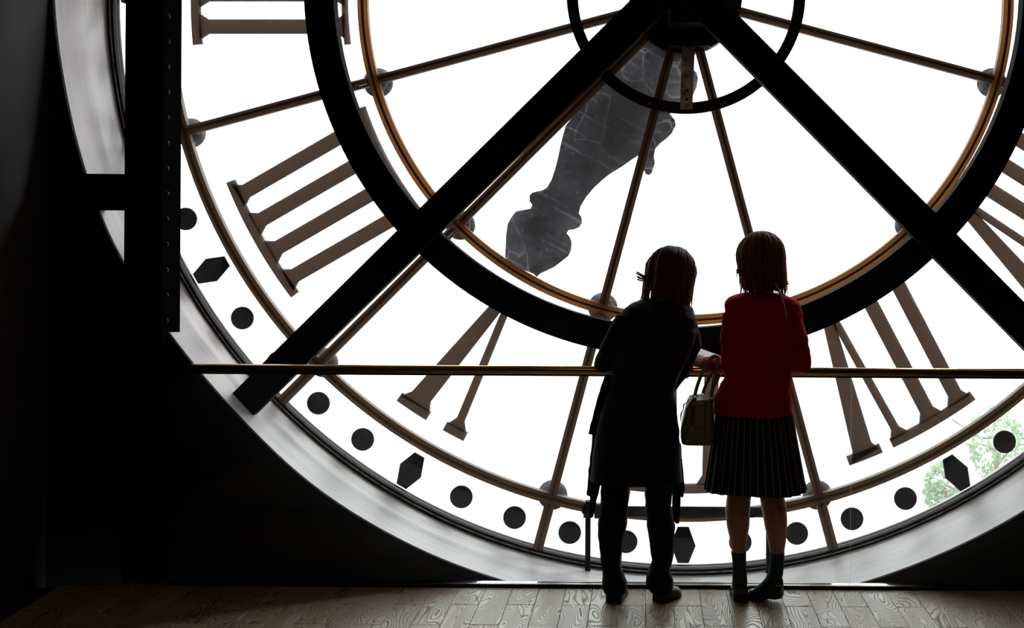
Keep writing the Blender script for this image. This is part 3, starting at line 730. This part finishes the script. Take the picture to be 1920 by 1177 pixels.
# jumper
bm = bmesh.new()
pxloft(bm, [(547, 1399, 1456, 4.712, .052), (552, 1382, 1474, 4.705, .068), (559, 1366, 1490, 4.70, .080), (568, 1359, 1500, 4.695, .088), (590, 1358, 1505, 4.69, .097), (640, 1368, 1496, 4.675, .103), (690, 1364, 1486, 4.67, .105), (715, 1352, 1483, 4.665, .108), (740, 1343, 1485, 4.665, .113), (765, 1340, 1486, 4.665, .118), (776, 1340, 1487, 4.665, .118)], n=48, pw=.86)
for A, e in ((armL, 1), (armR, 2)):
    A2 = A[:-1] + [A[-1] - (A[-1] - A[-2]) * .04]
    tube(bm, [A[0] + Vector((-.03 * (1 if e == 2 else -1), 0, .012)), A[0] + Vector((0, 0, -.02))] + A2[1:], [.036, .049, .047, .047, .044, .029], 20)
def redfold(p):
    f = .006 * noise.noise(Vector((p.x * 9, p.y * 9, p.z * 22))) + .003 * noise.noise(Vector((p.x * 22, p.y * 22, p.z * 40)))
    if p.z < 1.02: f += .006 * noise.noise(Vector((p.x * 14 + p.z * 8, p.y * 10, p.z * 12)))
    return f
Pm(wm, remesh('jumper', bm, .0048, 'red', wm, 7, redfold))
# pleated skirt
bm = bmesh.new(); uvl = bm.loops.layers.uv.new('UVMap'); n = 176; rings = []
rws = [(766, 1345, 1483, .105), (785, 1342, 1488, .115), (820, 1337, 1493, .128), (860, 1331, 1500, .14), (900, 1325, 1507, .15), (917, 1322, 1511, .155)]
for j, (py, l, r, bb) in enumerate(rws):
    a_, b_ = W(l, py, YP), W(r, py, YP); cx, z, ha = (a_.x + b_.x) / 2, (a_.z + b_.z) / 2, (b_.x - a_.x) / 2; ring = []
    amp = .0035 + .0075 * j / 5
    for k in range(n):
        th = 2 * PI * k / n; fr = (k % 8) / 8; pl_ = amp * (fr - .5) * 1.5
        ring.append(bm.verts.new((cx + (ha + pl_) * math.cos(th), YP + (bb + pl_) * math.sin(th), z + (.004 * math.sin(3 * th + 1) if j == 5 else 0))))
    rings.append(ring)
for j in range(5):
    for k in range(n):
        f = bm.faces.new((rings[j][k], rings[j][(k + 1) % n], rings[j + 1][(k + 1) % n], rings[j + 1][k]))
        for lp, (u, v) in zip(f.loops, ((k, j), (k + 1, j), (k + 1, j + 1), (k, j + 1))): lp[uvl].uv = ((u + .5) / n * 1.0, v / 5)
sk = obj('pleated_skirt', bm, 'pinstripe', wm); Pm(wm, sk); sl = sk.modifiers.new('s', 'SOLIDIFY'); sl.thickness = .002
# socks
for P, R in (([(1385, 1033, 4.663), (1386, 1050, 4.665), (1387, 1072, 4.665), (1387, 1092, 4.67), (1386, 1104, 4.70), (1385, 1113, 4.76)], [.0335, .031, .031, .034, .031, .022]), ([(1457, 1035, 4.663), (1457, 1052, 4.665), (1455, 1072, 4.665), (1448, 1092, 4.665), (1436, 1103, 4.668), (1418, 1112, 4.68)], [.0335, .031, .032, .035, .032, .022])):
    b = bmesh.new(); tube(b, [W(*p) for p in P], R, 20, ref=(0, 1, 0)); s0 = Pm(wm, obj('sock', b, 'sock', wm, smooth=True))
def shoe(parent, heel, toe, lift, m, w=.037, h=.055, hh=.02, name='shoe', solem=None):
    """heel and toe ground points; lift raises the heel"""
    heel, toe = Vector(heel), Vector(toe); d = toe - heel; L_ = d.length; d.normalize(); s = Vector((d.y, -d.x, 0)).normalized()
    bm = bmesh.new(); rows_ = [(0.0, .55, .62), (.06, .8, 1.0), (.2, .86, 1.05), (.38, .86, .92), (.55, .95, .74), (.72, 1.0, .58), (.88, .82, .44), (.97, .5, .34), (1.0, .2, .2)]
    rings = []
    for t, ww, ht in rows_:
        base = heel + d * L_ * t + Vector((0, 0, max(0, lift * (1 - t / .65)) + hh * max(.35, 1 - t * 1.2)))
        ring = []
        for k in range(16):
            a = 2 * PI * k / 16; c, e = math.cos(a), math.sin(a)
            z = (e if e > 0 else e * .12) * h * ht
            ring.append(bm.verts.new(base + s * c * w * ww + Vector((0, 0, z + .006))))
        rings.append(ring)
    for i in range(len(rings) - 1):
        for k in range(16): bm.faces.new((rings[i][k], rings[i][(k + 1) % 16], rings[i + 1][(k + 1) % 16], rings[i + 1][k]))
    bm.faces.new(rings[0][::-1]); bm.faces.new(rings[-1])
    sh = Pm(parent, obj(name, bm, m, parent, smooth=True))
    bm = bmesh.new(); up = []; dn = []
    for side in (1, -1):
        seq = rows_ if side == 1 else rows_[::-1]
        for t, ww, ht in seq:
            lf = max(0, lift * (1 - t / .65)); base = heel + d * L_ * t + s * side * w * ww * 1.04
            up.append(base + Vector((0, 0, lf + hh * max(.35, 1 - t * 1.2) + .006))); dn.append(base + Vector((0, 0, lf + (0 if (t < .3 or t > .5) else hh * .25))))
    U = [bm.verts.new(p) for p in up]; D = [bm.verts.new(p) for p in dn]; n = len(U)
    for i in range(n): bm.faces.new((U[i], U[(i + 1) % n], D[(i + 1) % n], D[i]))
    bm.faces.new(U); bm.faces.new(D[::-1])
    so = obj('sole', bm, solem or 'sole', sh); return sh
def G(px, Y): v = W(px, 1120, Y); v.z = 0.001; return v
sh = shoe(wm, G(1390, 4.635), G(1383, 4.80) + Vector((0, 0, 0)), .004, 'shoe', w=.040, h=.062, hh=.028, name='loafer')
sh = shoe(wm, G(1468, 4.655), G(1404, 4.70), .022, 'shoe', w=.038, h=.060, hh=.028, name='loafer')
b = bmesh.new(); pb_ = W(1460, 1097, 4.61)
for i in range(3): box(b, pb_.x - .012 + .009 * i, pb_.x - .007 + .009 * i, pb_.y - .002, pb_.y + .004, pb_.z - .004, pb_.z + .002)
bk = obj('buckle_studs', b, 'brass', wm); Pm(wm, bk)

# ------------------------------------------------------------------ visitor in black
YQ = 4.66
mn = empty('person', W(1193, 1128, YQ), 'person in long black coat and black trousers leaning forward over the railing', 'person'); mn.location.z = 0
Mk = Matrix.Translation(W(1256, 524, 4.915)) @ Matrix.Rotation(.12, 4, 'Y') @ Matrix.Rotation(-.10, 4, 'Z') @ Matrix.Rotation(-.55, 4, 'X')
bm = bmesh.new(); head(bm, Mk)
tube(bm, [W(1235, 590, 4.80), W(1240, 565, 4.83), W(1250, 540, 4.88)], [.065, .055, .05], 20)
pxloft(bm, [(578, 1190, 1275, 4.81, .07), (620, 1180, 1290, 4.78, .09), (680, 1172, 1270, 4.735, .085), (740, 1160, 1250, 4.70, .085), (820, 1140, 1250, 4.67, .10), (880, 1140, 1250, 4.665, .09)], n=28)
LL = [(1160, 860, 4.665), (1155, 950, 4.66), (1149, 985, 4.645), (1148, 1040, 4.65), (1151, 1095, 4.66)]
LR = [(1228, 860, 4.665), (1236, 950, 4.66), (1240, 985, 4.645), (1243, 1040, 4.65), (1238, 1095, 4.66)]
for P in (LL, LR): tube(bm, [W(*p) for p in P], [.075, .052, .052, .042, .032], 16, ref=(0, 1, 0))
tube(bm, [W(1151, 1095, 4.66), W(1153, 1112, 4.70), W(1156, 1113, 4.76)], [.032, .028, .02], 12)
tube(bm, [W(1238, 1095, 4.66), W(1246, 1112, 4.69), W(1258, 1112, 4.73)], [.032, .028, .02], 12)
aL = [W(1176, 598, 4.79), W(1152, 640, 4.775), W(1134, 682, 4.80), W(1160, 686, 4.86), W(1200, 683, 4.90)]
aR = [W(1284, 606, 4.79), W(1293, 645, 4.80), W(1276, 690, 4.845), W(1240, 682, 4.84), W(1203, 673, 4.79)]
for A in (aL, aR): tube(bm, A, [.042, .040, .036, .034, .025], 14)
hand(bm, aL[-1], (1, .1, .05), (0, -.2, -1), 1, .4)
hand(bm, aR[-1], (-.93, -.34, .0), (-.2, 1, -.1), 1, .34, sc=.95)
Pm(mn, remesh('body', bm, .0042, 'skin', mn, 2))
eyes(Mk, mn)
fl2 = [[(-.07, -.05, .03), (-.088, -.05, -.01), (-.10, -.05, -.03), (-.12, -.05, -.035), (-.15, -.05, -.022)],
       [(-.08, -.06, -.02), (-.10, -.06, -.045), (-.12, -.06, -.052), (-.14, -.06, -.045)],
       [(.07, -.06, -.06), (.078, -.06, -.11), (.075, -.06, -.15), (.068, -.055, -.175)],
       [(.08, -.04, -.02), (.09, -.04, -.07), (.085, -.04, -.11), (.08, -.035, -.14)],
       [(.05, -.08, -.08), (.06, -.08, -.13), (.055, -.08, -.16), (.045, -.075, -.185)]]
Pm(mn, hair(Mk, 'hair2', mn, 11, .185, nl=340, flick=fl2, wid=1.16))
# coat
bm = bmesh.new()
pxloft(bm, [(562, 1208, 1268, 4.835, .062), (568, 1186, 1286, 4.825, .078), (578, 1170, 1299, 4.81, .09), (595, 1160, 1307, 4.795, .10), (625, 1157, 1306, 4.775, .105), (660, 1155, 1296, 4.75, .10), (700, 1148, 1276, 4.72, .09), (730, 1140, 1264, 4.70, .098), (770, 1127, 1268, 4.685, .115), (810, 1118, 1274, 4.67, .13), (850, 1112, 1277, 4.665, .135), (900, 1107, 1280, 4.66, .14), (901, 1109, 1278, 4.66, .138)], n=56, pw=.86)
tube(bm, [aL[0]] + aL[1:4] + [aL[4] - Vector((.01, 0, 0))], [.054, .050, .053, .044, .034], 20)
tube(bm, [aR[0]] + aR[1:3] + [aR[3], aR[4] + Vector((.02, 0, 0))], [.057, .056, .055, .044, .034], 20)
tube(bm, [W(1290, 660, 4.79), W(1272, 705, 4.78), W(1258, 735, 4.745)], [.045, .035, .012], 14)
# waterfall fronts hanging lower at both sides
def slab(P, th=.013):
    """panel given as photo points with depth"""
    pts = [W(*p) for p in P]; a = [bm.verts.new(p + Vector((0, -th / 2, 0))) for p in pts]; b2 = [bm.verts.new(p + Vector((0, th / 2, 0))) for p in pts]; n = len(pts)
    bm.faces.new(a[::-1]); bm.faces.new(b2)
    for i in range(n): bm.faces.new((a[i], a[(i + 1) % n], b2[(i + 1) % n], b2[i]))
slab([(1136, 700, 4.72), (1150, 712, 4.72), (1145, 800, 4.70), (1112, 814, 4.69), (1103, 813, 4.69), (1111, 785, 4.69), (1121, 742, 4.70)], .02)
slab([(1112, 805, 4.70), (1150, 820, 4.70), (1150, 905, 4.70), (1124, 902, 4.70), (1122, 912, 4.70), (1117, 914, 4.70), (1117, 934, 4.70), (1100, 927, 4.70), (1103, 880, 4.70)], .02)
slab([(1104, 900, 4.73), (1126, 905, 4.73), (1118, 940, 4.73), (1116, 955, 4.73), (1105, 974, 4.73), (1103, 962, 4.73), (1106, 930, 4.73)], .014)
slab([(1245, 830, 4.70), (1278, 830, 4.70), (1285, 915, 4.70), (1281, 934, 4.70), (1262, 922, 4.70), (1258, 903, 4.70), (1245, 902, 4.70)], .02)
slab([(1260, 905, 4.73), (1279, 910, 4.73), (1277, 935, 4.73), (1276, 960, 4.73), (1274, 982, 4.73), (1266, 980, 4.73), (1260, 968, 4.73)], .014)
def blackfold(p):
    f = .003 * noise.noise(Vector((p.x * 8, p.y * 8, p.z * 30))) 
    if p.z < 1.0: f += .006 * noise.noise(Vector((p.x * 16, p.y * 16, p.z * 3)))
    else: f += .0035 * noise.noise(Vector((p.x * 12 + p.z * 20, p.y * 12, p.z * 36)))
    return f
Pm(mn, remesh('coat', bm, .005, 'black', mn, 2, blackfold))
# trousers
bm = bmesh.new()
pxloft(bm, [(790, 1135, 1255, 4.665, .10), (860, 1130, 1258, 4.662, .115), (898, 1128, 1259, 4.662, .10)], n=30)
def trouser(rows):
    pxloft(bm, rows, n=26, pw=.9)
trouser([(880, 1127, 1186, 4.665, .085), (905, 1127, 1182, 4.665, .078), (950, 1126, 1178, 4.66, .066), (980, 1121, 1176, 4.655, .066), (1000, 1121, 1172, 4.65, .064), (1033, 1124, 1167, 4.65, .058), (1063, 1128, 1163, 4.655, .055), (1078, 1130, 1172, 4.665, .065), (1092, 1129, 1177, 4.67, .075), (1108, 1132, 1174, 4.67, .072)])
trouser([(880, 1204, 1263, 4.665, .085), (905, 1208, 1263, 4.665, .078), (950, 1210, 1258, 4.66, .066), (985, 1213, 1266, 4.655, .066), (1015, 1218, 1266, 4.65, .064), (1050, 1222, 1262, 4.65, .058), (1066, 1217, 1256, 4.655, .055), (1080, 1211, 1261, 4.665, .065), (1094, 1212, 1263, 4.67, .075), (1108, 1219, 1260, 4.67, .07)])
def trf(p): return .004 * noise.noise(Vector((p.x * 14, p.y * 14, p.z * 26)))
Pm(mn, remesh('trousers', bm, .0048, 'trouser', mn, 3, trf))
shoe(mn, G(1150, 4.615), G(1163, 4.80), 0, 'sneaker', w=.043, h=.062, hh=.022)
shoe(mn, G(1232, 4.63), G(1271, 4.74), 0, 'sneaker', w=.041, h=.060, hh=.022)

# ------------------------------------------------------------------ handbag on the forearm
YH = 4.66
hb0 = W(1306, 828, YH)
hb = empty('handbag', hb0, 'olive leather handbag with two handles hanging from the forearm between both visitors', 'bag')
bm = bmesh.new()
rw = [(827, 1278, 1335, .10), (825, 1276, 1337, .112), (812, 1276, 1338, .115), (790, 1279, 1338, .112), (765, 1285, 1338, .105), (750, 1290, 1335, .095), (744, 1294, 1330, .085)]
pxloft(bm, [(py, l, r, YH, b_) for py, l, r, b_ in rw], n=40, pw=.55)
def bagf(p): return .003 * noise.noise(p * 16)
body = remesh('bag_body', bm, .004, 'olive', hb, 2, bagf); Pm(hb, body)
def bp(px, py, dy=0): return W(px, py, YH + dy)
front = YH - .113
b = bmesh.new(); tube(b, [W(1277, 800, front - .0), W(1300, 801, front - .004), W(1325, 802, front - .002)], .0018, 6); Pm(hb, obj('seam', b, 'darkleather', hb))
b = bmesh.new(); tube(b, [W(1322, 752, front + .02), W(1321, 790, front), W(1321, 822, front)], .0018, 6); Pm(hb, obj('seam', b, 'darkleather', hb))
b = bmesh.new(); v0 = W(1296, 799, front); v1 = W(1300, 764, front); prism(b, [(v0.x - .004, v0.z), (v0.x + .009, v0.z), (v1.x + .007, v1.z), (v1.x - .004, v1.z)], front - .005, front + .012); zp = obj('zip_pocket', b, 'darkleather', hb); Pm(hb, zp)
b = bmesh.new(); tube(b, [W(1298, 798, front - .006), W(1301, 766, front - .006)], .0012, 6); obj('zip', b, 'nickel', zp)
b = bmesh.new(); v = W(1297, 807, front); box(b, v.x - .012, v.x + .012, front - .006, front + .01, v.z - .016, v.z + .018, .004); tb = obj('tab', b, 'olive', hb); Pm(hb, tb)
b = bmesh.new(); ball(b, W(1297, 807, front - .006), (.004, .003, .004), seg=12); obj('snap', b, 'nickel', tb)
for nm, dy, pts in (('handle', -.085, [(1303, 741), (1306, 728), (1314, 705), (1326, 680), (1338, 668), (1346, 672), (1344, 690), (1338, 715), (1334, 742)]),
                    ('handle', .06, [(1318, 738), (1322, 726), (1332, 705), (1342, 690), (1349, 690), (1350, 700), (1340, 722), (1332, 738)])):
    hp_ = smooth_path([W(x, y, YH + dy + (.03 if 3 <= i <= 5 else 0)) for i, (x, y) in enumerate(pts)]); b = bmesh.new(); tube(b, hp_, [(.0078, .005)] * len(hp_), 10, ref=(0, 1, 0))
    hd = Pm(hb, obj(nm, b, 'olive', hb, smooth=True))
    for px, py in (pts[0], pts[-1]):
        b = bmesh.new(); c0 = W(px, py + 2, YH + dy); n = 18
        P = [c0 + Vector((.009 * math.cos(2 * PI * i / n), 0, .009 * math.sin(2 * PI * i / n))) for i in range(n + 1)]; tube(b, P, .0018, 6, ref=(0, 1, 0)); obj('ring', b, 'darkleather', hd)
        b = bmesh.new(); tube(b, [c0 + Vector((0, 0, -.006)), c0 + Vector((-.004 if px < 1320 else .002, .01, -.03))], [(.008, .003), (.008, .003)], 8, ref=(0, 1, 0)); obj('handle_tab', b, 'darkleather', hd)
b = bmesh.new(); tube(b, [W(x, y, YH - .02) for x, y in ((1292, 748), (1286, 756), (1282, 758), (1281, 768), (1277, 776), (1276, 790))], [.003, .002, .0035, .002, .0035, .0015], 8); Pm(hb, obj('strap_clip', b, 'nickel', hb, smooth=True))

# ------------------------------------------------------------------ leaflet they look at
b = bmesh.new(); Yl = 4.95
P = [W(1304, 650, Yl + .03), W(1350, 667, Yl + .01), W(1348, 686, Yl - .02), W(1310, 688, Yl - .02), W(1300, 676, Yl)]
c0 = sum(P, Vector()) / len(P)
a = [b.verts.new(p - c0) for p in P]; d = [b.verts.new(p - c0 + Vector((0, .001, .0012))) for p in P]; n = len(P)
b.faces.new(a); b.faces.new(d[::-1])
for i in range(n): b.faces.new((a[i], d[i], d[(i + 1) % n], a[(i + 1) % n]))
tag(obj('leaflet', b, 'paper', loc=c0), 'white paper leaflet held over the handrail by the visitor in red', 'leaflet')
